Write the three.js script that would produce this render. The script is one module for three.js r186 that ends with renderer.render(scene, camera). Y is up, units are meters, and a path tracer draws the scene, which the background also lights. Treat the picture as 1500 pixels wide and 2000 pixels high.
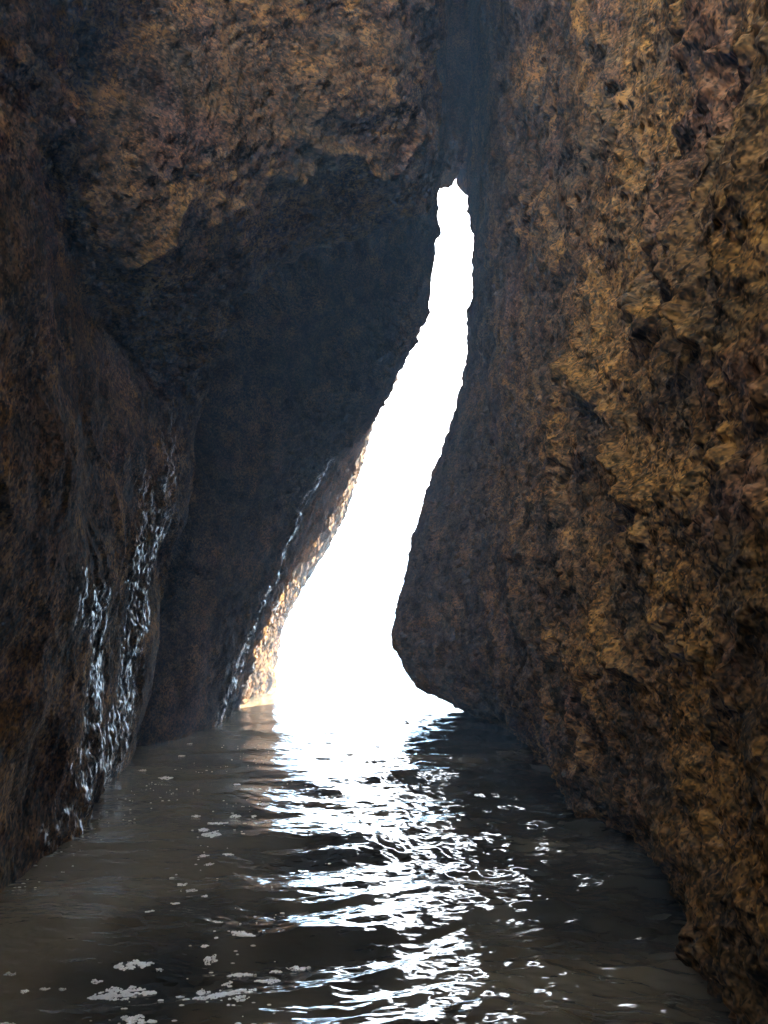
import * as THREE from 'three';
import { mergeGeometries } from 'three/addons/utils/BufferGeometryUtils.js';

// ---------- camera, sky, sun, exposure ----------
const scene = new THREE.Scene();
const camera = new THREE.PerspectiveCamera(66, 0.75, 0.05, 1200);
camera.position.set(0, 1.4, 0);
camera.lookAt(0, 1.4 + Math.tan(8.5 * Math.PI / 180) * 10, -10);

const renderer = new THREE.WebGLRenderer({ antialias: true });
renderer.toneMapping = THREE.LinearToneMapping;
renderer.toneMappingExposure = 37.0;
renderer.shadowMap.enabled = true;

const sunDir = new THREE.Vector3(0.45, 0.62, -0.64).normalize();
const sun = new THREE.DirectionalLight(new THREE.Color().setRGB(1, 0.91, 0.78), 4.8);
sun.position.copy(sunDir).multiplyScalar(60);
sun.castShadow = true;
sun.shadow.mapSize.set(2048, 2048);
Object.assign(sun.shadow.camera, { left: -30, right: 30, top: 30, bottom: -30, near: 1, far: 140 });
scene.add(sun, sun.target);

{ // hazy coastal sky: pale at the horizon, soft blue overhead, the same all round
  const w = 64, h = 128, d = new Float32Array(w * h * 4);
  for (let j = 0; j < h; j++) {
    const e = Math.max(0, (j + 0.5) / h - 0.5) * 2;            // 0 horizon .. 1 zenith
    const k = Math.pow(e, 0.55);
    const c = [1.5 + (0.5 - 1.5) * k, 1.46 + (0.58 - 1.46) * k, 1.4 + (0.72 - 1.4) * k];
    for (let i = 0; i < w; i++) d.set([...c, 1], (j * w + i) * 4);
  }
  const t = new THREE.DataTexture(d, w, h, THREE.RGBAFormat, THREE.FloatType);
  t.mapping = THREE.EquirectangularReflectionMapping;
  t.magFilter = t.minFilter = THREE.LinearFilter;
  t.needsUpdate = true;
  scene.background = t;
  scene.environment = t;
}
scene.fog = new THREE.FogExp2(new THREE.Color().setRGB(0.42, 0.69, 1.0), 0.017);   // sea mist hanging in the cave

// ---------- noise ----------
function rng(seed) { let a = seed >>> 0; return () => { a = (a + 0x6D2B79F5) >>> 0; let t = a; t = Math.imul(t ^ (t >>> 15), t | 1); t ^= t + Math.imul(t ^ (t >>> 7), t | 61); return ((t ^ (t >>> 14)) >>> 0) / 4294967296; }; }
const PERM = new Uint8Array(512);
{ const r = rng(7), p = [...Array(256).keys()]; for (let i = 255; i > 0; i--) { const j = Math.floor(r() * (i + 1)); [p[i], p[j]] = [p[j], p[i]]; } for (let i = 0; i < 512; i++) PERM[i] = p[i & 255]; }
const fade = (t) => t * t * t * (t * (t * 6 - 15) + 10);
function grad(h, x, y, z) { const q = h & 15, u = q < 8 ? x : y, v = q < 4 ? y : q === 12 || q === 14 ? x : z; return ((q & 1) ? -u : u) + ((q & 2) ? -v : v); }
function noise(x, y, z) {
  const xf = Math.floor(x), yf = Math.floor(y), zf = Math.floor(z), X = xf & 255, Y = yf & 255, Z = zf & 255;
  x -= xf; y -= yf; z -= zf;
  const u = fade(x), v = fade(y), w = fade(z), P = PERM;
  const A = P[X] + Y, AA = P[A & 255] + Z, AB = P[(A + 1) & 255] + Z, B = P[(X + 1) & 255] + Y, BA = P[B & 255] + Z, BB = P[(B + 1) & 255] + Z;
  const l = (a, b, t) => a + (b - a) * t;
  return l(l(l(grad(P[AA & 255], x, y, z), grad(P[BA & 255], x - 1, y, z), u), l(grad(P[AB & 255], x, y - 1, z), grad(P[BB & 255], x - 1, y - 1, z), u), v),
    l(l(grad(P[(AA + 1) & 255], x, y, z - 1), grad(P[(BA + 1) & 255], x - 1, y, z - 1), u), l(grad(P[(AB + 1) & 255], x, y - 1, z - 1), grad(P[(BB + 1) & 255], x - 1, y - 1, z - 1), u), v), w);
}
function fbm(x, y, z, o = 3) { let s = 0, a = 1, f = 1; for (let i = 0; i < o; i++) { s += a * noise(x * f + i * 17.3, y * f - i * 9.1, z * f + i * 4.7); a *= 0.5; f *= 2.03; } return s; }
function worley(x, y, z) {                                       // distance to the nearest scattered point
  const xf = Math.floor(x), yf = Math.floor(y), zf = Math.floor(z); let best = 9;
  for (let i = -1; i <= 1; i++) for (let j = -1; j <= 1; j++) for (let k = -1; k <= 1; k++) {
    const X = xf + i, Y = yf + j, Z = zf + k, h = PERM[(PERM[(PERM[X & 255] + Y) & 255] + Z) & 255], h2 = PERM[h ^ 85], h3 = PERM[h2 ^ 51];
    const dx = X + h / 255 - x, dy = Y + h2 / 255 - y, dz = Z + h3 / 255 - z, d = dx * dx + dy * dy + dz * dz;
    if (d < best) best = d;
  }
  return Math.sqrt(best);
}
const clamp = (x, a = 0, b = 1) => Math.min(b, Math.max(a, x));
const smooth = (a, b, x) => { const t = clamp((x - a) / (b - a)); return t * t * (3 - 2 * t); };

// ---------- helpers ----------
const taken = new Map();
function numbered(name) { const n = taken.get(name) ?? 0; taken.set(name, n + 1); return n ? `${name}_${String(n).padStart(3, '0')}` : name; }
function put(o, name, { label, category, group, kind } = {}, parent = scene) {
  o.name = parent === scene ? numbered(name) : name;
  if (label) o.userData.label = label;
  if (category) o.userData.category = category;
  if (group) o.userData.group = group;
  if (kind) o.userData.kind = kind;
  o.castShadow = o.receiveShadow = true;
  parent.add(o);
  return o;
}
function noiseTexture(size, fn, { srgb = false } = {}) {
  const d = new Uint8Array(size * size * 4);
  for (let j = 0; j < size; j++) for (let i = 0; i < size; i++) {
    const c = fn(i / size, j / size), k = (j * size + i) * 4;
    for (let q = 0; q < 3; q++) d[k + q] = clamp(Array.isArray(c) ? c[q] : c) * 255;
    d[k + 3] = 255;
  }
  const t = new THREE.DataTexture(d, size, size, THREE.RGBAFormat);
  t.wrapS = t.wrapT = THREE.RepeatWrapping; t.magFilter = t.minFilter = THREE.LinearFilter;
  if (srgb) t.colorSpace = THREE.SRGBColorSpace;
  t.needsUpdate = true;
  return t;
}
// noise on a lattice that wraps after f cells, so that the texture tiles
function wrapped(x, y, f, s) {
  const X = Math.floor(x), Y = Math.floor(y), u = fade(x - X), v = fade(y - Y), hash = (i, j) => PERM[(PERM[(PERM[s & 255] + ((i % f) + f) % f) & 255] + ((j % f) + f) % f) & 255] / 127.5 - 1;
  const a = hash(X, Y), b = hash(X + 1, Y), c = hash(X, Y + 1), d = hash(X + 1, Y + 1);
  return a + (b - a) * u + (c - a + (a - b - c + d) * u) * v;
}
function tiling(u, v, f, o, seed = 0) { let s = 0, a = 1; for (let i = 0; i < o; i++) { s += a * wrapped(u * f, v * f, f, seed + i * 13); f *= 2; a *= 0.5; } return s; }

// ---------- lofted rock sheets ----------
// A net is [z, [[x, y] ...]] per station; between its points runs a monotone cubic, which does not overshoot.
const slope = (a, b) => (a * b <= 0 ? 0 : 2 * a * b / (a + b));
function hermite(p0, p1, p2, p3, t) {
  const d = p2 - p1, m1 = p0 === null ? d : slope(p1 - p0, d), m2 = p3 === null ? d : slope(d, p3 - p2), t2 = t * t, t3 = t2 * t;
  return (2 * t3 - 3 * t2 + 1) * p1 + (t3 - 2 * t2 + t) * m1 + (-2 * t3 + 3 * t2) * p2 + (t3 - t2) * m2;
}
function along(v, i, t) { return hermite(i > 0 ? v[i - 1] : null, v[i], v[i + 1], i + 2 < v.length ? v[i + 2] : null, t); }

function params(counts) { const out = []; counts.forEach((n, i) => { for (let k = 0; k < n; k++) out.push([i, k / n]); }); out.push([counts.length - 1, 1]); return out; }

function loft(net, sCounts, rCounts, coarse, fine, color, flip, facing) {
  const S = params(sCounts), R = params(rCounts), ns = S.length, nr = R.length, rows = net[0].length;
  const pos = new Float32Array(ns * nr * 3), uv = new Float32Array(ns * nr * 2), col = new Float32Array(pos.length);
  const lines = [0, 1, 2].map((c) => Array.from({ length: rows }, (_, r) => net.map((n) => n[r][c])));
  S.forEach(([i, t], a) => {
    const prof = lines.map((l) => l.map((v) => along(v, i, t)));
    R.forEach(([j, q], b) => { for (let c = 0; c < 3; c++) pos[(a * nr + b) * 3 + c] = along(prof[c], j, q); });
  });
  const e = new THREE.Vector3(), f = new THREE.Vector3(), g = new THREE.Vector3(), h = new THREE.Vector3();
  const P = (a, b, o) => { const k = (clamp(a, 0, ns - 1) * nr + clamp(b, 0, nr - 1)) * 3; return o.set(pos[k], pos[k + 1], pos[k + 2]); };
  // uv in metres along the sheet
  const mid = Math.floor(nr * 0.45);
  for (let a = 0, s = 0; a < ns; a++) {
    if (a) s += P(a, mid, e).distanceTo(P(a - 1, mid, f));
    for (let b = 0, v = 0; b < nr; b++) { if (b) v += P(a, b, e).distanceTo(P(a, b - 1, f)); uv[(a * nr + b) * 2] = s; uv[(a * nr + b) * 2 + 1] = v; }
  }
  // large forms first, then the small ones along the normals of the large
  for (const [relief, span] of [[coarse, 3], [fine, 2]]) {
    const n = new Float32Array(pos.length);
    for (let a = 0; a < ns; a++) for (let b = 0; b < nr; b++) {
      P(a + span, b, e).sub(P(a - span, b, g)); P(a, b + span, f).sub(P(a, b - span, h)); e.cross(f).normalize().multiplyScalar(flip ? -1 : 1);
      n.set([e.x, e.y, e.z], (a * nr + b) * 3);
    }
    for (let a = 0; a < ns; a++) for (let b = 0; b < nr; b++) {
      const k = (a * nr + b) * 3, d = relief(pos[k], pos[k + 1], pos[k + 2], S[a], R[b], uv[k / 3 * 2], uv[k / 3 * 2 + 1]);
      for (let c = 0; c < 3; c++) pos[k + c] += n[k + c] * d;
    }
  }
  // texture coordinates in metres, across the way the sheet mostly faces
  e.set(...facing).normalize(); f.set(0, 1, 0).cross(e).normalize(); g.copy(e).cross(f);
  for (let k = 0; k < pos.length; k += 3) { h.set(pos[k], pos[k + 1], pos[k + 2]); uv[k / 3 * 2] = h.dot(f); uv[k / 3 * 2 + 1] = h.dot(g); }
  for (let k = 0; k < pos.length; k += 3) col.set(color(pos[k], pos[k + 1], pos[k + 2], S[Math.floor(k / 3 / nr)], R[k / 3 % nr]), k);
  return { pos, col, uv, ns, nr, flip, S, R };
}
// triangles of the sheet for which part(a, b) === id, as a geometry that shares the sheet's smooth normals
function sheetGeometry(sheet, part = null, id = 0) {
  const { ns, nr } = sheet;
  if (!sheet.normals) {
    const g = new THREE.BufferGeometry(); g.setAttribute('position', new THREE.BufferAttribute(sheet.pos, 3)); g.setIndex(indices(() => true)); g.computeVertexNormals();
    sheet.normals = g.attributes.normal.array;
  }
  function indices(keep) {
    const ix = [];
    for (let a = 0; a + 1 < ns; a++) for (let b = 0; b + 1 < nr; b++) {
      if (!keep(a, b)) continue;
      const p = a * nr + b, q = p + nr;
      if (sheet.flip) ix.push(p, p + 1, q, q, p + 1, q + 1); else ix.push(p, q, p + 1, q, q + 1, p + 1);
    }
    return ix;
  }
  const src = indices(part ? (a, b) => part(a, b) === id : () => true), map = new Map(), ix = new Uint32Array(src.length);
  for (let i = 0; i < src.length; i++) { let m = map.get(src[i]); if (m === undefined) { m = map.size; map.set(src[i], m); } ix[i] = m; }
  const n = map.size, p = new Float32Array(n * 3), no = new Float32Array(n * 3), c = new Float32Array(n * 3), u = new Float32Array(n * 2);
  for (const [o, m] of map) { for (let k = 0; k < 3; k++) { p[m * 3 + k] = sheet.pos[o * 3 + k]; no[m * 3 + k] = sheet.normals[o * 3 + k]; c[m * 3 + k] = sheet.col[o * 3 + k]; } u[m * 2] = sheet.uv[o * 2]; u[m * 2 + 1] = sheet.uv[o * 2 + 1]; }
  const g = new THREE.BufferGeometry();
  g.setAttribute('position', new THREE.BufferAttribute(p, 3)); g.setAttribute('normal', new THREE.BufferAttribute(no, 3)); g.setAttribute('color', new THREE.BufferAttribute(c, 3)); g.setAttribute('uv', new THREE.BufferAttribute(u, 2));
  g.setIndex(new THREE.BufferAttribute(ix, 1));
  return g;
}

// rock: knobbly conglomerate, with clefts that run steeply down towards the camera's right
function knobs(x, y, z, far) {
  const wx = x + 0.07 * noise(x * 5, y * 5, z * 5), wy = y + 0.07 * noise(x * 5 + 9, y * 5, z * 5), wz = z + 0.07 * noise(x * 5, y * 5 + 7, z * 5);
  let d = (0.55 - worley(wx * 2.6, wy * 2.6, wz * 2.6)) * 0.055 + (0.5 - worley(wx * 6.9 + 5, wy * 6.9, wz * 6.9)) * 0.036;
  d += (0.5 - worley(wx * 17, wy * 17 + 3, wz * 17)) * 0.026 * (1 - 0.7 * far);
  d += fbm(x * 13, y * 13, z * 13, 3) * 0.026 * (1 - 0.6 * far);
  const pit = smooth(0.34, 0.12, worley(x * 6.1 + 40, y * 4.6, z * 6.1)) * smooth(-0.05, 0.3, noise(x * 1.7, y * 1.7 + 30, z * 1.7));
  return d - 0.06 * pit * (1 - 0.6 * far);
}
function cleft(x, y, z, k, width) {                               // 0 .. 1, 1 at the bottom of a crack
  const s = y * 0.9 + z * 0.45, c = z * 0.9 - y * 0.42;           // along and across the cracks
  const n = noise(s * 0.8 * k + 0.4 * noise(s * 1.5, c * 1.5, 3), c * 1.7 * k + 0.45 * noise(s * 2.5, c * 3, x * 2), x * 0.9 * k + 3.3 * k) + 0.12 * noise(s * 4, c * 6, x * 5);
  const m = smooth(0.0, 0.25, noise(s * 0.9 + 11 * k, c * 0.8, x * 0.7));
  return Math.pow(clamp(1 - Math.abs(n) / width), 1.4) * m;
}
function groove(lines, x, y, z, width, sx, sz) {                          // the same along given lines
  let best = 9;
  for (const l of lines) for (let i = 0; i + 1 < l.length; i++) {
    const [ax, ay, az] = l[i], bx = sx * (l[i + 1][0] - ax), by = l[i + 1][1] - ay, bz = sz * (l[i + 1][2] - az), px = sx * (x - ax), py = y - ay, pz = sz * (z - az);
    if (px * px + py * py + pz * pz > 4) continue;
    const t = clamp((px * bx + py * by + pz * bz) / (bx * bx + by * by + bz * bz)), d = Math.hypot(px - t * bx, py - t * by, pz - t * bz);
    if (d < best) best = d;
  }
  if (best > 0.6) return 0;
  return Math.pow(clamp(1 - best * (1 + 0.5 * noise(x * 4, y * 4, z * 4)) / width + 0.25 * noise(x * 9, y * 9, z * 9)), 1.2);
}
function rockColor(x, y, z) {
  const a = fbm(x * 1.1 + 3, y * 1.1, z * 1.1, 3), b = fbm(x * 4.2, y * 4.2 + 5, z * 4.2, 3), g = noise(x * 34, y * 34, z * 34), g2 = noise(x * 71, y * 71 + 3, z * 71), r = smooth(0.32, 0.6, fbm(x * 0.9 + 40, y * 0.9, z * 0.9 + 3, 3));
  const o = smooth(-0.35, 0.5, a + 0.5 * b), gr = smooth(0.05, 0.55, noise(x * 2.1, y * 2.1 + 21, z * 2.1) + 0.4 * b);
  let c = [0.30 + 0.31 * o, 0.165 + 0.15 * o, 0.060 + 0.024 * o];
  c = c.map((v, i) => v + ([0.20, 0.135, 0.068][i] - v) * gr * 0.7);
  c = c.map((v, i) => v + ([0.40, 0.19, 0.12][i] - v) * r * 0.6);
  const grain = 1 + 0.28 * g + 0.22 * g2 + 0.25 * b, pale = smooth(0.42, 0.6, noise(x * 23 + 8, y * 23, z * 23)) * 0.12;
  return c.map((v, i) => clamp((v * grain + pale * [0.9, 0.8, 0.65][i]) * 0.52, 0.01, 0.7));
}

const rockBump = noiseTexture(512, (u, v) => 0.5 + 0.35 * tiling(u, v, 24, 3, 2) + 0.25 * tiling(u, v, 90, 1, 9));
rockBump.repeat.set(1 / 1.3, 1 / 1.3);
const rockGrain = noiseTexture(1024, (u, v) => {                     // gritty crumbs, dark specks and pale grains
  const a = tiling(u, v, 96, 2, 3), c = tiling(u, v, 220, 1, 21), m = tiling(u, v, 14, 3, 31), g = clamp(0.70 + 0.26 * a + 0.2 * c + 0.16 * m);
  const speck = smooth(0.55, 0.8, tiling(u, v, 130, 1, 44)) * 0.5, pale = smooth(0.72, 0.9, tiling(u, v, 150, 1, 57)) * 0.35;
  return [clamp(g - speck * g + pale), clamp(g * 0.99 - speck * g + pale * 0.95), clamp(g * 0.97 - speck * g + pale * 0.85)];
}, { srgb: true });
rockGrain.repeat.set(1 / 1.9, 1 / 1.9);
const rockMat = new THREE.MeshPhysicalMaterial({ name: 'rock', specularIntensity: 0.12, vertexColors: true, map: rockGrain, roughness: 1, bumpMap: rockBump, bumpScale: 0.012 });
const wetMat = new THREE.MeshPhysicalMaterial({ name: 'wet_rock', vertexColors: true, map: rockGrain, roughness: 0.34, bumpMap: rockBump, bumpScale: 0.014 });

const LEFT = [
  [[-16.00, -1.50, 2.80], [-16.00, 0.00, 2.80], [-16.00, 1.50, 2.80], [-16.00, 3.00, 2.80], [-16.00, 4.40, 2.80], [-16.00, 6.00, 2.80], [-15.00, 8.00, 2.80], [-11.00, 10.60, 2.80], [-7.00, 11.20, 4.00], [-3.00, 11.50, 5.00], [1.00, 11.50, 5.20], [3.00, 11.50, 5.20]],
  [[-6.60, -1.20, 2.40], [-6.60, 0.00, 2.40], [-6.60, 1.20, 2.40], [-6.60, 2.60, 2.40], [-6.60, 4.00, 2.40], [-6.50, 5.80, 2.40], [-6.30, 7.40, 2.40], [-5.80, 8.80, 2.40], [-4.60, 10.60, 3.40], [-2.20, 11.10, 4.20], [0.40, 11.20, 4.60], [2.60, 11.40, 4.60]],
  [[-3.50, -1.20, 0.30], [-3.40, 0.00, 0.30], [-3.30, 1.20, 0.30], [-3.20, 2.60, 0.30], [-3.20, 4.00, 0.30], [-3.20, 5.80, 0.30], [-3.10, 7.40, 0.30], [-2.70, 9.10, 0.30], [-1.60, 10.30, 1.00], [0.00, 10.90, 1.60], [1.00, 11.60, 2.00], [2.00, 12.40, 2.40]],
  [[-2.40, -1.20, -1.60], [-2.25, 0.00, -1.60], [-2.10, 1.20, -1.60], [-2.00, 2.60, -1.60], [-2.00, 3.90, -1.60], [-2.15, 5.40, -1.60], [-2.10, 6.90, -1.60], [-1.50, 8.30, -1.60], [-0.50, 9.30, -1.60], [0.40, 10.10, -1.60], [0.80, 11.30, -1.60], [1.20, 14.00, -1.60]],
  [[-2.25, -1.20, -3.00], [-2.10, 0.00, -3.00], [-1.95, 1.20, -3.00], [-1.88, 2.50, -3.00], [-1.95, 3.70, -3.00], [-2.10, 5.00, -3.00], [-1.90, 6.60, -3.00], [-1.20, 8.00, -3.00], [-0.30, 9.00, -3.00], [0.35, 10.00, -3.00], [0.60, 11.50, -3.00], [0.90, 14.50, -3.00]],
  [[-2.30, -1.20, -4.30], [-2.12, 0.00, -4.30], [-2.00, 1.30, -4.30], [-1.95, 2.60, -4.30], [-2.05, 3.70, -4.30], [-2.27, 4.57, -4.30], [-2.00, 5.80, -4.30], [-1.10, 7.40, -4.30], [-0.10, 8.40, -4.30], [0.38, 9.20, -4.30], [0.55, 11.00, -4.30], [0.70, 14.50, -4.30]],
  [[-2.40, -1.20, -5.40], [-2.11, 0.01, -5.40], [-2.10, 0.83, -5.40], [-2.10, 1.78, -5.40], [-2.26, 3.24, -5.40], [-2.51, 4.90, -5.40], [-2.44, 5.66, -5.40], [-1.05, 6.80, -5.40], [0.05, 7.50, -5.40], [0.42, 8.20, -5.40], [0.55, 10.00, -5.40], [0.70, 14.50, -5.40]],
  [[-2.60, -1.20, -6.50], [-2.31, 0.00, -6.50], [-2.25, 0.87, -6.50], [-2.21, 1.86, -6.50], [-2.37, 3.16, -6.50], [-2.62, 4.26, -6.60], [-1.96, 4.72, -5.80], [-0.96, 6.25, -5.80], [0.22, 6.89, -6.15], [0.53, 7.47, -6.50], [0.60, 10.00, -6.50], [0.75, 14.50, -6.50]],
  [[-2.75, -1.20, -7.40], [-2.47, 0.03, -7.40], [-2.41, 0.89, -7.40], [-2.38, 1.92, -7.40], [-2.33, 3.05, -7.40], [-2.51, 4.07, -7.60], [-1.85, 4.35, -6.50], [-0.72, 5.51, -6.35], [0.26, 6.03, -6.60], [0.50, 7.08, -7.00], [0.65, 10.00, -7.40], [0.75, 14.50, -7.40]],
  [[-2.95, -1.20, -8.80], [-2.70, 0.03, -8.80], [-2.57, 0.90, -8.80], [-2.37, 2.02, -8.80], [-2.16, 3.13, -8.80], [-2.01, 4.03, -8.60], [-1.60, 4.78, -7.80], [-0.58, 5.35, -7.60], [0.40, 5.65, -7.50], [0.53, 6.48, -7.40], [0.58, 7.95, -7.40], [0.85, 14.50, -8.00]],
  [[-3.10, -1.20, -9.40], [-3.10, 0.00, -9.40], [-3.10, 1.30, -9.40], [-2.95, 2.60, -9.40], [-2.70, 3.90, -9.40], [-2.35, 5.10, -9.10], [-1.80, 6.30, -8.80], [-0.90, 7.30, -8.50], [0.00, 8.00, -8.40], [0.50, 9.00, -8.30], [0.70, 11.00, -8.30], [0.90, 14.50, -8.60]],
  [[-2.85, -1.20, -10.80], [-2.55, 0.04, -10.80], [-2.35, 1.26, -10.80], [-2.08, 2.44, -10.80], [-1.78, 3.37, -10.80], [-1.44, 4.18, -10.80], [-0.98, 5.08, -10.80], [-0.52, 5.92, -10.80], [-0.07, 6.62, -10.80], [0.38, 7.34, -10.80], [0.76, 8.15, -10.80], [1.20, 14.50, -10.80]],
  [[-2.60, -1.20, -12.30], [-2.48, -0.04, -12.30], [-2.13, 1.25, -12.30], [-1.60, 2.55, -12.30], [-1.17, 3.44, -12.30], [-0.69, 4.21, -12.30], [-0.10, 4.95, -12.30], [0.33, 5.85, -12.30], [0.69, 6.53, -12.30], [0.87, 7.98, -12.30], [0.85, 8.81, -12.30], [0.95, 15.00, -12.30]],
  [[-3.20, -1.20, -14.00], [-2.61, -0.04, -14.00], [-2.25, 1.31, -14.00], [-1.68, 2.57, -14.00], [-1.20, 3.63, -14.00], [-0.72, 4.48, -14.00], [-0.23, 5.29, -14.00], [0.24, 6.31, -14.00], [0.62, 7.11, -14.00], [0.82, 8.79, -14.00], [0.80, 9.71, -14.00], [0.90, 15.00, -14.00]],
  [[-3.30, -1.20, -17.00], [-2.75, 0.02, -17.00], [-2.40, 1.29, -17.00], [-1.96, 2.38, -17.00], [-1.22, 3.66, -17.00], [-0.70, 4.85, -17.00], [-0.25, 6.13, -17.00], [0.29, 7.31, -17.00], [0.69, 8.27, -17.00], [0.92, 10.25, -17.00], [0.93, 11.39, -17.00], [0.95, 15.50, -17.00]],
  [[-3.10, -1.20, -20.00], [-2.67, 0.02, -20.00], [-2.62, 1.28, -20.00], [-2.30, 2.17, -20.00], [-1.33, 3.70, -20.00], [-0.66, 5.43, -20.00], [-0.20, 7.03, -20.00], [0.34, 8.28, -20.00], [0.79, 9.41, -20.00], [1.02, 11.81, -20.00], [1.06, 13.07, -20.00], [1.05, 16.00, -20.00]],
  [[-5.00, -1.20, -20.60], [-5.00, 0.00, -20.60], [-5.00, 1.30, -20.60], [-5.00, 2.60, -20.60], [-4.00, 4.50, -20.60], [-3.00, 7.00, -20.60], [-2.00, 9.00, -20.60], [-1.00, 11.00, -20.60], [-0.50, 12.50, -20.60], [-0.20, 14.00, -20.60], [0.00, 15.00, -20.60], [0.50, 16.00, -20.60]],
  [[-16.00, -1.20, -21.00], [-16.00, 0.00, -21.00], [-16.00, 2.00, -21.00], [-15.00, 4.00, -21.00], [-14.00, 7.00, -21.00], [-13.00, 10.00, -21.00], [-12.00, 13.00, -21.00], [-9.00, 15.50, -21.00], [-6.00, 16.00, -21.00], [-3.00, 16.20, -21.00], [-1.00, 16.30, -21.00], [0.50, 16.50, -21.00]],
];
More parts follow.
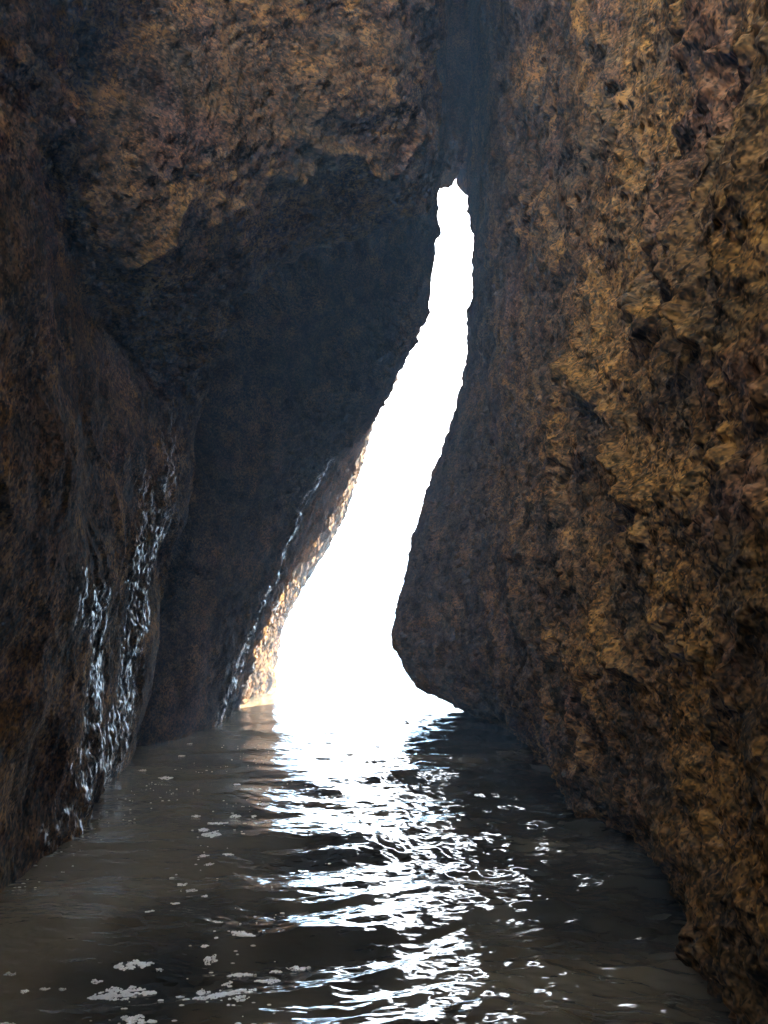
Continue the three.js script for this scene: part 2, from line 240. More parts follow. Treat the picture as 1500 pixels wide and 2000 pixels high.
const RIGHT = [
  [[10.00, -1.20, 5.60], [10.00, 0.00, 5.60], [10.00, 0.50, 5.60], [10.00, 1.30, 5.60], [10.00, 2.40, 5.60], [10.00, 3.40, 5.60], [10.00, 4.60, 5.60], [10.00, 5.52, 5.60], [10.00, 6.43, 5.60], [10.00, 7.60, 5.60], [10.00, 8.90, 5.60], [10.00, 10.20, 5.60], [10.00, 11.50, 5.60]],
  [[2.40, -1.20, 5.30], [2.40, 0.00, 5.30], [2.40, 0.50, 5.30], [2.40, 1.30, 5.30], [2.40, 2.40, 5.30], [2.40, 3.40, 5.30], [2.40, 4.60, 5.30], [2.40, 5.52, 5.30], [2.40, 6.43, 5.30], [2.40, 7.60, 5.30], [2.40, 8.90, 5.30], [2.40, 10.20, 5.30], [2.40, 11.50, 5.30]],
  [[1.00, -1.20, 4.60], [1.00, 0.00, 4.60], [1.00, 0.50, 4.60], [1.00, 1.30, 4.60], [1.00, 2.40, 4.60], [1.00, 3.40, 4.60], [1.00, 4.60, 4.60], [1.00, 5.52, 4.60], [1.00, 6.43, 4.60], [1.00, 7.60, 4.60], [1.00, 8.90, 4.60], [1.00, 10.20, 4.60], [1.00, 11.50, 4.60]],
  [[1.20, -1.20, 3.40], [1.22, 0.00, 3.40], [1.24, 0.50, 3.40], [1.26, 1.30, 3.40], [1.28, 2.40, 3.40], [1.30, 3.40, 3.40], [1.32, 4.60, 3.40], [1.34, 5.52, 3.40], [1.36, 6.43, 3.40], [1.38, 7.60, 3.40], [1.40, 8.90, 3.40], [1.42, 10.20, 3.40], [1.44, 11.50, 3.40]],
  [[1.50, -1.20, 1.90], [1.55, 0.00, 1.90], [1.60, 0.50, 1.90], [1.65, 1.30, 1.90], [1.70, 2.40, 1.90], [1.75, 3.40, 1.90], [1.80, 4.60, 1.90], [1.85, 5.56, 1.90], [1.90, 6.54, 1.90], [1.95, 7.80, 1.90], [2.00, 9.20, 1.90], [2.05, 10.60, 1.90], [2.10, 12.00, 1.90]],
  [[1.65, -1.20, 0.50], [1.70, 0.00, 0.50], [1.75, 0.50, 0.50], [1.80, 1.30, 0.50], [1.85, 2.40, 0.50], [1.90, 3.40, 0.50], [1.95, 4.60, 0.50], [2.00, 5.62, 0.50], [2.05, 6.72, 0.50], [2.10, 8.12, 0.50], [2.15, 9.68, 0.50], [2.20, 11.24, 0.50], [2.25, 12.80, 0.50]],
  [[1.60, -1.20, -1.00], [1.45, 0.00, -1.00], [1.40, 0.50, -1.00], [1.32, 1.30, -1.00], [1.36, 2.40, -1.00], [1.60, 3.40, -1.00], [1.90, 4.60, -1.00], [2.10, 5.80, -1.00], [2.20, 7.20, -1.00], [2.25, 9.00, -1.00], [2.20, 11.00, -1.00], [2.20, 13.00, -1.00], [2.30, 15.00, -1.00]],
  [[1.40, -1.20, -2.85], [1.20, 0.00, -2.85], [1.22, 0.45, -2.85], [1.24, 1.30, -2.85], [1.32, 2.40, -2.85], [1.50, 3.40, -2.85], [1.76, 4.60, -2.85], [1.96, 5.80, -2.85], [2.00, 7.20, -2.85], [2.00, 9.00, -2.85], [1.90, 11.00, -2.85], [1.90, 13.00, -2.85], [2.00, 15.00, -2.85]],
  [[1.60, -1.20, -3.80], [1.42, 0.00, -3.80], [1.36, 0.45, -3.80], [1.33, 1.30, -3.80], [1.37, 2.40, -3.80], [1.50, 3.40, -3.80], [1.70, 4.60, -3.80], [1.85, 5.80, -3.80], [1.85, 7.20, -3.80], [1.80, 9.00, -3.80], [1.75, 11.00, -3.80], [1.75, 13.00, -3.80], [1.80, 15.00, -3.80]],
  [[1.90, -1.20, -5.00], [1.66, 0.00, -5.00], [1.50, 0.45, -5.00], [1.36, 1.30, -5.00], [1.36, 2.40, -5.00], [1.46, 3.40, -5.00], [1.60, 4.60, -5.00], [1.72, 5.80, -5.00], [1.70, 7.20, -5.00], [1.65, 9.00, -5.00], [1.60, 11.00, -5.00], [1.60, 13.00, -5.00], [1.60, 15.00, -5.00]],
  [[1.75, -1.20, -6.40], [1.50, 0.00, -6.40], [1.36, 0.45, -6.40], [1.28, 1.30, -6.40], [1.31, 2.40, -6.40], [1.42, 3.40, -6.40], [1.52, 4.60, -6.40], [1.56, 5.80, -6.40], [1.48, 7.20, -6.40], [1.40, 9.00, -6.40], [1.40, 11.00, -6.40], [1.40, 13.00, -6.40], [1.40, 15.00, -6.40]],
  [[1.90, -1.20, -8.60], [1.72, 0.00, -8.60], [1.50, 0.45, -8.60], [1.36, 1.30, -8.60], [1.37, 2.40, -8.60], [1.50, 3.40, -8.60], [1.45, 4.60, -8.60], [1.34, 5.80, -8.60], [1.30, 7.20, -8.60], [1.30, 9.00, -8.60], [1.30, 11.00, -8.60], [1.25, 13.00, -8.60], [1.20, 15.00, -8.60]],
  [[1.90, -1.20, -10.00], [1.72, 0.00, -10.00], [1.50, 0.45, -10.00], [1.30, 1.30, -10.00], [1.38, 2.40, -10.00], [1.45, 3.40, -10.00], [1.48, 4.60, -10.00], [1.45, 5.80, -10.00], [1.46, 7.20, -10.00], [1.52, 9.00, -10.00], [1.55, 11.00, -10.00], [1.50, 13.00, -10.00], [1.40, 15.00, -10.00]],
  [[1.80, -1.20, -11.60], [1.65, 0.00, -11.60], [1.10, 0.45, -11.60], [0.85, 1.30, -11.60], [0.95, 2.40, -11.60], [1.15, 3.40, -11.60], [1.38, 4.60, -11.60], [1.48, 5.60, -11.60], [1.55, 7.00, -11.60], [1.55, 8.50, -11.60], [1.50, 9.70, -11.60], [1.50, 11.50, -11.60], [1.40, 15.00, -11.60]],
  [[1.60, -1.20, -13.00], [1.52, -0.00, -13.00], [0.51, 0.54, -13.00], [0.18, 1.32, -13.00], [0.47, 2.66, -13.00], [0.65, 3.39, -13.00], [1.04, 4.50, -13.00], [1.32, 5.37, -13.00], [1.49, 6.56, -13.00], [1.61, 7.88, -13.00], [1.53, 9.04, -13.00], [1.54, 10.12, -13.00], [1.35, 15.00, -13.00]],
  [[1.70, -1.20, -14.20], [1.40, 0.00, -14.20], [0.68, 0.55, -14.20], [0.36, 1.31, -14.20], [0.60, 2.77, -14.20], [0.80, 3.62, -14.20], [1.23, 4.78, -14.20], [1.53, 5.74, -14.20], [1.74, 7.04, -14.20], [1.91, 8.48, -14.20], [1.78, 9.63, -14.20], [1.74, 10.60, -14.20], [1.50, 15.00, -14.20]],
  [[2.30, -1.20, -15.20], [2.30, 0.00, -15.20], [2.30, 0.50, -15.20], [2.30, 1.30, -15.20], [2.30, 2.40, -15.20], [2.30, 3.40, -15.20], [2.30, 4.60, -15.20], [2.30, 5.80, -15.20], [2.30, 7.20, -15.20], [2.40, 9.00, -15.20], [2.50, 11.00, -15.20], [2.50, 13.00, -15.20], [2.30, 16.00, -15.20]],
  [[2.90, -1.20, -18.00], [2.90, 0.00, -18.00], [2.90, 0.50, -18.00], [2.90, 1.30, -18.00], [2.90, 2.40, -18.00], [2.90, 3.40, -18.00], [2.90, 4.60, -18.00], [2.90, 5.80, -18.00], [2.90, 7.20, -18.00], [2.90, 9.00, -18.00], [2.90, 11.00, -18.00], [2.90, 13.00, -18.00], [2.90, 16.00, -18.00]],
  [[3.40, -1.20, -23.00], [3.40, 0.00, -23.00], [3.40, 0.50, -23.00], [3.40, 1.30, -23.00], [3.40, 2.40, -23.00], [3.40, 3.40, -23.00], [3.40, 4.60, -23.00], [3.40, 5.80, -23.00], [3.40, 7.20, -23.00], [3.40, 9.00, -23.00], [3.40, 11.00, -23.00], [3.40, 13.00, -23.00], [3.40, 16.00, -23.00]],
  [[5.00, -1.20, -23.80], [5.00, 0.00, -23.80], [5.00, 0.50, -23.80], [5.00, 1.30, -23.80], [5.00, 2.40, -23.80], [5.00, 3.40, -23.80], [5.00, 4.60, -23.80], [5.00, 5.80, -23.80], [5.00, 7.20, -23.80], [5.00, 9.00, -23.80], [5.00, 11.00, -23.80], [5.00, 13.00, -23.80], [5.00, 16.00, -23.80]],
  [[16.00, -1.20, -24.20], [16.00, 0.00, -24.20], [16.00, 0.50, -24.20], [16.00, 1.30, -24.20], [16.00, 2.40, -24.20], [16.00, 3.40, -24.20], [16.00, 4.60, -24.20], [16.00, 5.80, -24.20], [16.00, 7.20, -24.20], [16.00, 9.00, -24.20], [16.00, 11.00, -24.20], [16.00, 13.00, -24.20], [16.00, 16.00, -24.20]],
];
const WEDGE = [
  [[0.59, 9.39, -14.60], [0.59, 8.96, -13.30], [0.57, 8.58, -12.55], [0.59, 9.08, -12.25], [0.62, 10.18, -12.10], [0.67, 15.00, -12.00]],
  [[0.82, 9.59, -14.60], [0.82, 9.16, -13.30], [0.79, 8.77, -12.55], [0.81, 9.27, -12.25], [0.84, 10.37, -12.10], [0.89, 15.00, -12.00]],
  [[0.90, 9.80, -14.60], [0.90, 9.37, -13.30], [0.87, 8.98, -12.55], [0.89, 9.48, -12.25], [0.92, 10.58, -12.10], [0.97, 15.00, -12.00]],
  [[1.00, 10.02, -14.60], [1.00, 9.59, -13.30], [0.97, 9.19, -12.55], [0.99, 9.69, -12.25], [1.02, 10.79, -12.10], [1.07, 15.00, -12.00]],
  [[1.11, 10.14, -14.60], [1.11, 9.71, -13.30], [1.08, 9.30, -12.55], [1.10, 9.80, -12.25], [1.13, 10.90, -12.10], [1.18, 15.00, -12.00]],
  [[1.23, 10.19, -14.60], [1.23, 9.76, -13.30], [1.19, 9.35, -12.55], [1.21, 9.85, -12.25], [1.24, 10.95, -12.10], [1.29, 15.00, -12.00]],
  [[1.33, 10.22, -14.60], [1.33, 9.79, -13.30], [1.29, 9.38, -12.55], [1.31, 9.88, -12.25], [1.34, 10.98, -12.10], [1.39, 15.00, -12.00]],
  [[1.39, 10.31, -14.60], [1.39, 9.88, -13.30], [1.34, 9.48, -12.55], [1.36, 9.98, -12.25], [1.39, 11.08, -12.10], [1.44, 15.00, -12.00]],
  [[1.43, 10.47, -14.60], [1.43, 10.04, -13.30], [1.38, 9.63, -12.55], [1.40, 10.13, -12.25], [1.43, 11.23, -12.10], [1.48, 15.00, -12.00]],
  [[1.48, 10.67, -14.60], [1.48, 10.24, -13.30], [1.43, 9.82, -12.55], [1.45, 10.32, -12.25], [1.48, 11.42, -12.10], [1.53, 15.00, -12.00]],
  [[1.54, 10.86, -14.60], [1.54, 10.43, -13.30], [1.48, 10.00, -12.55], [1.50, 10.50, -12.25], [1.53, 11.60, -12.10], [1.58, 15.00, -12.00]],
  [[1.66, 10.87, -14.60], [1.66, 10.44, -13.30], [1.60, 10.01, -12.55], [1.62, 10.51, -12.25], [1.65, 11.61, -12.10], [1.70, 15.00, -12.00]],
  [[1.93, 10.75, -14.60], [1.93, 10.32, -13.30], [1.86, 9.90, -12.55], [1.88, 10.40, -12.25], [1.91, 11.50, -12.10], [1.96, 15.00, -12.00]],
];
const ROOF_CREASES = [[[-2.54, 4.77, -4.50], [-2.46, 5.08, -5.00], [-2.48, 5.25, -5.40], [-2.43, 5.09, -5.60], [-2.32, 5.02, -5.90], [-2.12, 5.02, -6.20], [-1.90, 5.02, -6.50], [-1.58, 5.09, -6.90]]];
const WALL_CLEFTS = [[[1.58, 3.56, -5.98], [1.58, 3.14, -5.33], [1.58, 2.80, -4.81], [1.58, 2.59, -4.51], [1.58, 2.38, -4.41], [1.58, 2.12, -4.03], [1.58, 2.03, -3.84]],
  [[1.58, 2.71, -5.46], [1.58, 2.41, -5.71], [1.58, 2.24, -5.60]],
  [[1.58, 2.31, -6.34], [1.58, 1.80, -6.28]],
  [[1.58, 3.80, -3.85], [1.58, 3.58, -3.81], [1.58, 3.33, -3.71]],
  [[1.58, 3.23, -3.51], [1.58, 2.92, -3.34], [1.58, 2.64, -3.18], [1.58, 2.92, -3.34], [1.58, 2.94, -3.55], [1.58, 2.62, -3.38]],
  [[1.58, 5.07, -5.17], [1.58, 4.77, -4.96], [1.58, 4.70, -5.04]],
  [[1.58, 1.55, -4.62], [1.58, 1.26, -4.49], [1.58, 1.19, -4.17]],
  [[1.58, 3.30, -4.19], [1.58, 2.96, -3.94]],
  [[1.58, 4.16, -3.43], [1.58, 4.02, -3.58], [1.58, 4.01, -3.85]]];
const FOAM_RAFTS = [[-1.07, -3.60, 0.104, 0.097, 0.35], [-1.04, -3.38, 0.146, 0.134, 0.30], [-0.91, -3.16, 0.086, 0.071, -0.20], [-0.63, -3.35, 0.141, 0.113, 0.25], [-0.60, -3.57, 0.068, 0.063, 0.00], [-0.65, -3.91, 0.087, 0.090, -0.60], [-0.47, -3.49, 0.071, 0.060, 0.30], [-1.16, -5.59, 0.084, 0.176, -0.30], [-1.18, -7.25, 0.121, 0.156, 0.10], [-1.42, -6.23, 0.038, 0.084, 0.30]];
const FOAM_FLECKS = [[-0.37, -3.64, 0.064, 0.050, 0.00], [-0.76, -3.71, 0.034, 0.075, 0.00], [-0.73, -3.42, 0.034, 0.046, 0.00], [-1.25, -5.72, 0.047, 0.092, 0.40], [-1.19, -5.89, 0.080, 0.079, 0.00], [-1.36, -7.56, 0.041, 0.089, 0.00], [-0.96, -6.60, 0.049, 0.107, 0.00], [-0.98, -6.23, 0.029, 0.065, 0.00], [-1.12, -6.22, 0.050, 0.097, 0.00], [-0.88, -5.94, 0.072, 0.062, 0.00], [-0.98, -5.22, 0.039, 0.056, 0.00], [-1.12, -5.15, 0.039, 0.055, 0.40], [-1.05, -5.02, 0.029, 0.052, 0.00], [-1.06, -4.60, 0.038, 0.051, 0.10], [-1.14, -4.72, 0.036, 0.059, 0.60], [-1.09, -4.38, 0.026, 0.052, 0.20], [-0.96, -4.49, 0.022, 0.043, 0.00], [-2.38, -9.97, 0.034, 0.074, 0.00], [-2.12, -7.97, 0.081, 0.146, 0.00], [-2.43, -8.23, 0.045, 0.099, 0.00], [-1.54, -3.49, 0.032, 0.031, 0.00], [-1.42, -3.36, 0.019, 0.032, 0.00], [-1.35, -3.38, 0.023, 0.028, 0.20], [-1.28, -3.38, 0.018, 0.024, 0.00], [-1.17, -3.45, 0.030, 0.028, 0.30], [-1.36, -3.09, 0.040, 0.031, 0.00], [-1.18, -4.23, 0.027, 0.034, 0.00], [-0.81, -3.81, 0.024, 0.036, 0.00], [-0.81, -4.10, 0.031, 0.032, 0.00], [-3.00, -10.47, 0.032, 0.071, 0.00], [-2.24, -9.03, 0.043, 0.094, 0.00], [-0.64, -3.48, 0.025, 0.027, 0.30], [-0.46, -3.60, 0.033, 0.032, 0.00], [-0.81, -3.38, 0.022, 0.023, 0.00], [-0.95, -3.58, 0.021, 0.025, 0.00], [-0.56, -3.29, 0.047, 0.033, 0.20]];

// right wall
const rightSheet = loft(RIGHT, [4, 4, 6, 8, 10, 30, 60, 105, 105, 100, 105, 60, 55, 55, 36, 20, 12, 12, 6, 4], [14, 56, 86, 110, 104, 96, 84, 76, 64, 40, 16, 8],
  (x, y, z) => {
    const far = smooth(7, 13, -z);
    return fbm(x * 0.8, y * 0.8, z * 0.8 + 4, 2) * 0.13 * (1 - 0.6 * far) + fbm(x * 2.6, y * 2.6, z * 2.6, 3) * 0.06 + (0.5 - worley(x * 3.4, y * 3.4, z * 3.4)) * 0.08 * far
      - 0.07 * cleft(x, y, z, 1.1, 0.2) * (1 - 0.75 * far) - 0.04 * cleft(x + 5, y, z, 2.3, 0.25) * (1 - 0.6 * far)
      - 0.12 * groove(WALL_CLEFTS, x, y, z, 0.12, 0, 1);
  },
  (x, y, z) => knobs(x, y, z, 0.6 * smooth(7, 13, -z)),
  (x, y, z) => rockColor(x, y, z), false, [-0.85, 0.1, 0.5]);
put(new THREE.Mesh(sheetGeometry(rightSheet), rockMat), 'cave_wall_right', { kind: 'structure', label: 'knobbly orange-brown rock wall on the right with dark clefts', category: 'cave wall' });

// wet seams: lines on the sheet in (station, row); the sheet's own faces near them are a glistening part
const SEAMS = [
  [[7.3, 0.96], [7.9, 1.02], [8.29, 1.2], [8.15, 1.53], [8.18, 1.88], [8.22, 2.23], [8.25, 2.55], [8.35, 2.87], [8.5, 3.2], [8.5, 3.49], [8.45, 3.81], [8.39, 4.15], [8.45, 4.6]],
  [[5.94, 0.93], [6.13, 1.03], [6.27, 1.22], [6.45, 1.5], [6.6, 1.9], [6.75, 2.2], [6.75, 2.45], [6.56, 2.72], [6.04, 2.85]],
  [[7.3, 1.2], [7.7, 1.5], [8.11, 1.83], [8.2, 2.2]],
  [[8.17, 2.9], [8.08, 3.27], [8.18, 3.54], [8.1, 3.75]],
  [[11.9, 1.0], [11.97, 1.35], [12.13, 1.7], [12.13, 2.05], [12.1, 2.41], [12.28, 2.77], [12.18, 3.05], [11.97, 3.55], [11.83, 3.88], [11.83, 4.72]],
  [[13.2, 1.0], [13.28, 1.38], [13.47, 1.78], [13.63, 2.25], [13.35, 2.61]],
];
function seamNear(s, r) {                                          // 1 on a seam, 0 well away from it; the rock is rougher there
  let best = 9;
  for (const l of SEAMS) for (let i = 0; i + 1 < l.length; i++) {
    const bx = l[i + 1][0] - l[i][0], by = l[i + 1][1] - l[i][1], px = s - l[i][0], py = r - l[i][1], t = clamp((px * bx + py * by) / (bx * bx + by * by));
    best = Math.min(best, Math.hypot(px - t * bx, py - t * by));
  }
  return Math.exp(-best * best / 0.06);
}
// left wall, overhanging roof and far wall: one sheet, cut into pieces
const leftSheet = loft(LEFT, [6, 10, 14, 20, 50, 90, 100, 90, 110, 26, 45, 60, 40, 40, 40, 10, 4], [15, 60, 75, 80, 80, 80, 80, 80, 60, 30, 20],
  (x, y, z, [i, t], [j, q]) => {
    const far = smooth(8.5, 14, -z), wall = 1 - smooth(4.3, 5.6, j + q);
    return fbm(x * 0.8 + 7, y * 0.8, z * 0.8, 2) * 0.12 * (1 - 0.7 * far) + fbm(x * 2.4 + 3, y * 2.4, z * 2.4, 2) * (0.07 - 0.045 * wall * (1 - far))
      + (0.5 - worley(x * 3.7, y * 3.7, z * 3.7)) * 0.09 * far
      - 0.09 * cleft(x + 3, y, z, 1.2, 0.2) * (1 - 0.8 * far) * (1 - 0.6 * wall) - 0.26 * groove(ROOF_CREASES, x, y, z, 0.24, 1, 0.35);
  },
  (x, y, z, [i, t], [j, q]) => knobs(x + 13, y, z, 0.5 * smooth(8, 14, -z)) * Math.max(0.2, smooth(4.3, 5.6, j + q), 0.6 * seamNear(i + t, j + q), 0.8 * smooth(10.2, 12, i + t)),
  (x, y, z) => rockColor(x + 20, y, z), true, [0.65, -0.5, 0.57]);
const nearest = (list, v) => { let best = 0; list.forEach(([i, t], k) => { if (Math.abs(i + t - v) < Math.abs(list[best][0] + list[best][1] - v)) best = k; }); return best; };
const seamLines = SEAMS.map((l) => l.map(([s, r]) => { const k = (nearest(leftSheet.S, s) * leftSheet.nr + nearest(leftSheet.R, r)) * 3; return [leftSheet.pos[k], leftSheet.pos[k + 1], leftSheet.pos[k + 2]]; }));
const seamOf = new Int8Array(leftSheet.ns * leftSheet.nr).fill(-1);
for (let k = 0; k < seamOf.length; k++) {
  const x = leftSheet.pos[k * 3], y = leftSheet.pos[k * 3 + 1], z = leftSheet.pos[k * 3 + 2], q = leftSheet.S[Math.floor(k / leftSheet.nr)][0];
  if (z > -4.5 || y < -0.3) continue;
  let best = 9, id = -1;
  seamLines.forEach((l, n) => { if ((n < 4) !== (q < 9)) return; for (let i = 0; i + 1 < l.length; i++) {
    const [ax, ay, az] = l[i], bx = l[i + 1][0] - ax, by = l[i + 1][1] - ay, bz = l[i + 1][2] - az, px = x - ax, py = y - ay, pz = z - az;
    const t = clamp((px * bx + py * by + pz * bz) / (bx * bx + by * by + bz * bz)), d = Math.hypot(px - t * bx, py - t * by, pz - t * bz);
    if (d < best) { best = d; id = n; }
  } });
  const wide = (id < 4 ? 0.34 : 0.36) * (0.45 + 0.55 * smooth(4, 0, y)) * (1 + 0.9 * noise(x * 2.2, y * 2.2, z * 2.2));
  const lace = Math.abs(noise(x * 10, y * 5, z * 10)) + 0.5 * Math.abs(noise(x * 21, y * 14, z * 21));
  if (best < wide && lace < 0.10 + 0.22 * (1 - best / wide)) seamOf[k] = id;
}
const piece = (a, b) => { const w = seamOf[a * leftSheet.nr + b], [i] = leftSheet.S[a], [j] = leftSheet.R[b]; return w >= 0 ? 10 + w : i >= 10 ? 2 : j >= 5 ? 1 : 0; };
const wallLeft = put(new THREE.Mesh(sheetGeometry(leftSheet, piece, 0), rockMat), 'cave_wall_left', { kind: 'structure', label: 'dark rock wall on the left rising from the water', category: 'cave wall' });
put(new THREE.Mesh(sheetGeometry(leftSheet, piece, 1), rockMat), 'cave_roof', { kind: 'structure', label: 'lumpy brown overhanging roof of the cave', category: 'cave roof' });
const wallFar = put(new THREE.Mesh(sheetGeometry(leftSheet, piece, 2), rockMat), 'cave_wall_far', { kind: 'structure', label: 'hazy leaning far wall beside the bright slit', category: 'cave wall' });
SEAMS.forEach((_, n) => put(new THREE.Mesh(sheetGeometry(leftSheet, piece, 10 + n), wetMat), 'wet_seam', { label: 'glistening wet seam running down the dark rock' }, n < 4 ? wallLeft : wallFar));

// rock jammed in the crack above the slit
const wedgeSheet = loft(WEDGE, Array(12).fill(10), [10, 14, 16, 24, 20], () => 0, (x, y, z) => knobs(x + 31, y, z, 0.2) * 1.5 + 0.12 * fbm(x * 2.5, y * 1.2, z * 2.5, 2) * smooth(0.2, 1.2, y - 8.8), (x, y, z) => rockColor(x + 50, y, z), true, [0.2, -0.4, 0.9]);
put(new THREE.Mesh(sheetGeometry(wedgeSheet), rockMat), 'wedged_rock', { label: 'dark rock wedged in the crack above the tip of the bright slit', category: 'rock' });

// lumpy stone from an icosahedron
function stone(rx, ry, rz, detail, seed, amp) {
  const g = new THREE.IcosahedronGeometry(1, detail), p = g.attributes.position, c = new Float32Array(p.count * 3);
  for (let i = 0; i < p.count; i++) {
    const x = p.getX(i), y = p.getY(i), z = p.getZ(i), k = 1 + amp * (fbm(x * 1.3 + seed, y * 1.3, z * 1.3, 3) + 0.5 * (0.5 - worley(x * 3 + seed, y * 3, z * 3)));
    p.setXYZ(i, x * k * rx, y * k * ry, z * k * rz);
    c.set(rockColor(x * rx + seed, y * ry, z * rz), i * 3);
  }
  g.setAttribute('color', new THREE.BufferAttribute(c, 3));
  g.computeVertexNormals();
  return g;
}
const outcrop = put(new THREE.Mesh(stone(1.35, 1.7, 1.0, 30, 4, 0.35), rockMat), 'rock_outcrop', { label: 'pale pinkish rock outside, filling the thin tip of the slit', category: 'rock' });
outcrop.position.set(2.75, 12.4, -16.2);

// ---------- outside, behind the camera: beach and the far side of the cove ----------
function terrain(nx, nz, fn, mat, name, info) {
  const g = new THREE.PlaneGeometry(1, 1, nx, nz), p = g.attributes.position, uv = g.attributes.uv;
  for (let i = 0; i < p.count; i++) { const v = fn(uv.getX(i), uv.getY(i)); p.setXYZ(i, ...v); uv.setXY(i, v[0] + v[1] * 0.7, v[2]); }
  g.computeVertexNormals();
  return put(new THREE.Mesh(g, mat), name, info);
}
const sandMat = new THREE.MeshStandardMaterial({ name: 'sand', color: new THREE.Color().setRGB(0.45, 0.33, 0.20), roughness: 0.95, side: THREE.DoubleSide });
const cliffMat = new THREE.MeshStandardMaterial({ name: 'cliff_rock', color: new THREE.Color().setRGB(0.52, 0.34, 0.18), roughness: 0.95, side: THREE.DoubleSide, bumpMap: rockBump, bumpScale: 0.03 });
const sill = put(new THREE.Mesh(stone(3.9, 5.25, 0.8, 24, 9, 0.16), rockMat), 'boulder', { label: 'huge boulder behind the place where one stands', category: 'boulder' });
sill.position.set(-1.2, 0.9, 2.0); sill.rotation.y = -0.35;
terrain(70, 50, (u, v) => { const x = (u - 0.5) * 50, z = 0.8 + v * 16; return [x, -0.7 + 3.4 * smooth(0.06, 0.30, v) + 0.4 * fbm(x * 0.5, 0, z * 0.5, 3), z]; }, sandMat, 'beach_ground', { kind: 'structure', label: 'pale sandy beach rising behind the cave', category: 'beach' });
terrain(80, 30, (u, v) => { const x = (u - 0.5) * 50, y = v * 7; return [x, y, 14 + 1.5 * fbm(x * 0.25, y * 0.3, 2, 4) + y * 0.3]; }, cliffMat, 'cove_cliff_terrain', { kind: 'structure', label: 'sunlit orange cliff across the cove', category: 'cliff' });
{ // the headland above the cave keeps the daylight out from above; it slopes down behind the camera
  const g = new THREE.BoxGeometry(34, 1.6, 18.6, 30, 2, 20), p = g.attributes.position;
  for (let i = 0; i < p.count; i++) { const z = p.getZ(i) - 4.9; p.setY(i, p.getY(i) + 15.4 - 3.4 * smooth(-2.5, 4.4, z) + 0.2 * noise(p.getX(i) * 0.4, 0, z * 0.4)); }
  g.computeVertexNormals();
  put(new THREE.Mesh(g, cliffMat), 'headland_terrain', { kind: 'structure', label: 'rocky headland over the cave', category: 'headland' }).position.set(0, 0, -4.9);
}

// ---------- water ----------
function waveHeight(x, z) {
  const wx = x + 0.25 * noise(x * 0.9, 3, z * 0.9), wz = z + 0.25 * noise(x * 0.9 + 20, 8, z * 0.9);
  const rough = 0.5 + 0.85 * smooth(-1.6, 0.8, x + 0.5 * noise(x * 0.6, 0, z * 0.6));
  let h = 0.075 * noise(wx * 0.5, 1, wz * 0.95);
  h += rough * (0.030 * (1 - 2 * Math.abs(noise(wx * 0.8, 5, wz * 1.7))) + 0.030 * noise(wx * 1.7, 9, wz * 2.9) + 0.014 * noise(wx * 4.2, 2, wz * 7) + 0.006 * noise(wx * 11, 4, wz * 17));
  return h;
}
{
  const zs = [40, 20, 10, 6, 4, 3, 2, 1, 0, -0.8, -1.5, -2.0], rows = 560;
  for (let i = 0; i < rows; i++) { const t = (i + 1) / rows; zs.push(-1 / (1 / 2.0 + (1 / 24 - 1 / 2.0) * Math.pow(t, 0.96))); }
  for (let d = 26; d < 330; d *= 1.07) zs.push(-d);
  const cols = 560, n = zs.length * (cols + 1), p = new Float32Array(n * 3), uv = new Float32Array(n * 2), silt = new Float32Array(n * 3), ix = [];
  zs.forEach((z, a) => {
    const hw = z > 2 ? 20 : -z < 20 ? 4.2 : Math.min(330, 4.2 + (-z - 20) * 2.2);
    for (let b = 0; b <= cols; b++) {
      const c = b / cols * 2 - 1, x = (0.55 * c + 0.45 * c * c * c) * hw, k = a * (cols + 1) + b, flat = smooth(60, 30, Math.abs(z));
      p.set([x, waveHeight(x, z) * (0.3 + 0.7 * flat), z], k * 3); uv.set([x, z], k * 2);
      const s = smooth(-0.45, 0.5, fbm(x * 0.7 + 3, 2, z * 0.5, 4) - 0.34 * clamp(x + 0.3, -1.2, 1.2)); silt.set([0.028 + 0.125 * s, 0.025 + 0.1 * s, 0.018 + 0.062 * s], k * 3);   // clouds of stirred-up sand
      if (a && b) { const q = k - cols - 1; ix.push(q - 1, q, k - 1, q, k, k - 1); }
    }
  });
  const g = new THREE.BufferGeometry();
  g.setAttribute('position', new THREE.BufferAttribute(p, 3)); g.setAttribute('uv', new THREE.BufferAttribute(uv, 2)); g.setAttribute('color', new THREE.BufferAttribute(silt, 3)); g.setIndex(ix); g.computeVertexNormals();
  const ripple = noiseTexture(512, (u, v) => 0.5 + 0.4 * tiling(u, v, 20, 2, 5));
  ripple.repeat.set(1 / 1.1, 1 / 0.7);
  const m = new THREE.MeshPhysicalMaterial({ name: 'murky_water', vertexColors: true, roughness: 0.085, ior: 1.33, bumpMap: ripple, bumpScale: 0.0032 });
  put(new THREE.Mesh(g, m), 'sea_water', { kind: 'structure', label: 'choppy murky sea water running out through the slit', category: 'water' });
}

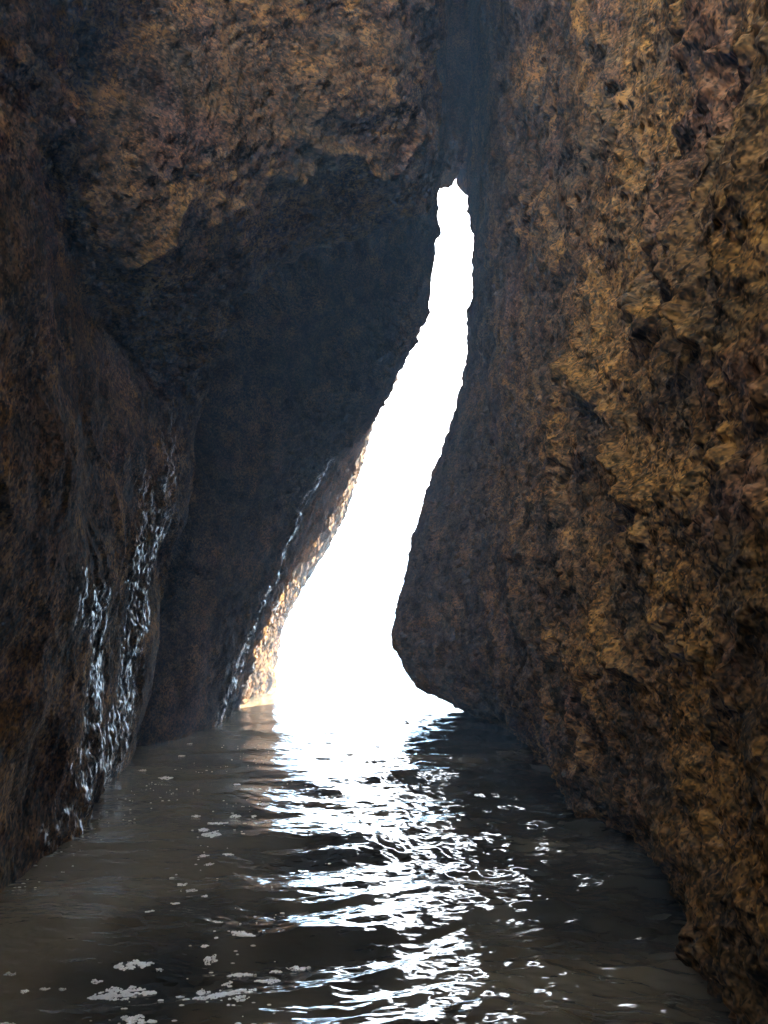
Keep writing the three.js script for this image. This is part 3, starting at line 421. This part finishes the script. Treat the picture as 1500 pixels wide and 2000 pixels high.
// ---------- foam ----------
const foamMat = new THREE.MeshStandardMaterial({ name: 'foam', color: new THREE.Color().setRGB(0.86, 0.86, 0.83), roughness: 0.4 });
const bubble = new THREE.IcosahedronGeometry(1, 1);
function foamGeometry(x0, z0, rx, rz, turn, seed, size) {            // a lacy raft of bubbles heaped along a bent streak, riding on the waves
  const r = rng(Math.round(seed * 977)), c = Math.cos(turn), s = Math.sin(turn), n = Math.round(clamp(rx * rz / (size * size) * 1.5, 12, 460)), all = [], m = new THREE.Matrix4();
  for (let k = 0, tries = 0; k < n && tries < n * 12; tries++) {
    let u = r() * 2 - 1, v = r() * 2 - 1;
    const bend = 0.5 * noise(u * 1.3 + seed, 4, seed), thin = (1 - u * u) * (0.75 + 0.5 * noise(u * 2.5, seed, 1));
    if (Math.abs(v) > thin || noise(u * 3.2 + seed, v * 3.2, seed) < -0.12) continue;
    v += bend;
    const x = x0 + u * rx * c - v * rz * s, z = z0 - u * rx * s - v * rz * c, q = size * (0.45 + 0.75 * r()) * (1 - 0.4 * Math.abs(v - bend) / Math.max(thin, 0.1));
    m.makeScale(q * 1.25, q * (0.55 + 0.4 * r()), q * 1.15).setPosition(x - x0, waveHeight(x, z) + q * 0.15, z - z0);
    all.push(bubble.clone().applyMatrix4(m)); k++;
  }
  return mergeGeometries(all);
}
const fleckLabel = (x, z) => z > -3.6 && x < -1.25 ? 'small white foam scrap drifting near the bottom left corner' : z > -4 ? 'small white foam scrap among the large rafts at the bottom' : z < -7.6 ? 'tiny white foam scrap floating close to the foot of the wet left wall'
  : x > -1.05 ? 'small white foam scrap on the brown water just beside the glitter' : 'small white foam scrap in the loose trail down the left-hand water';
const raftLabels = [
  'long slanting white foam raft just above the largest raft at lower left',
  'largest wing-shaped white foam raft on the brown water at lower left',
  'white foam raft at the bottom edge, below the wing-shaped one',
  'wide white foam raft at the bottom, midway between left edge and sun glitter',
  'short flat foam raft just above the wide raft beside the glitter',
  'slanting thin foam streak alone on dark water above the bottom rafts',
  'foam raft touching the left edge of the bright glitter near the bottom',
  'branching white foam patch in the middle of the left-hand water',
  'flat foam strip beside the glitter, farthest of the larger foam patches',
  'small curled upright-looking foam squiggle near the middle of the left-hand water',
];
FOAM_RAFTS.forEach(([x, z, rx, rz, turn], n) => put(new THREE.Mesh(foamGeometry(x, z, rx * 0.9, rz * 0.55, turn, 3.7 + n * 5.3, clamp(rx * 0.07, 0.004, 0.0065)), foamMat), 'foam_raft', { label: raftLabels[n], category: 'foam', group: 'foam rafts floating on the water' }).position.set(x, 0, z));
FOAM_FLECKS.forEach(([x, z, rx, rz, turn], n) => put(new THREE.Mesh(foamGeometry(x, z, rx * 0.9, rz * 0.6, turn, 61 + n * 3.1, clamp(rx * 0.14, 0.0035, 0.0065)), foamMat), 'foam_fleck', { label: fleckLabel(x, z), category: 'foam', group: 'small foam scraps on the water' }).position.set(x, 0, z));
{ // bubbles and crumbs of foam too small to count
  const r = rng(33), n = 420, bub = new THREE.InstancedMesh(new THREE.SphereGeometry(1, 8, 5), foamMat, n), m = new THREE.Matrix4();
  for (let i = 0; i < n; i++) {
    let x, z; do { z = -2.8 - 8 * Math.pow(r(), 1.6); x = -2.2 + 2.6 * r(); } while (noise(x * 1.1, 7, z * 0.8) < 0.02 || x > -0.2 + 0.3 * r());
    const q = 0.0025 + 0.006 * r() * r();
    m.makeScale(q * (1 + 1.5 * r()), q * 0.6, q).setPosition(x, waveHeight(x, z) + 0.001, z); bub.setMatrixAt(i, m);
  }
  put(bub, 'foam_bubbles', { label: 'tiny bubbles and crumbs of foam sprinkled over the water', category: 'foam', kind: 'stuff' });
}

renderer.render(scene, camera);
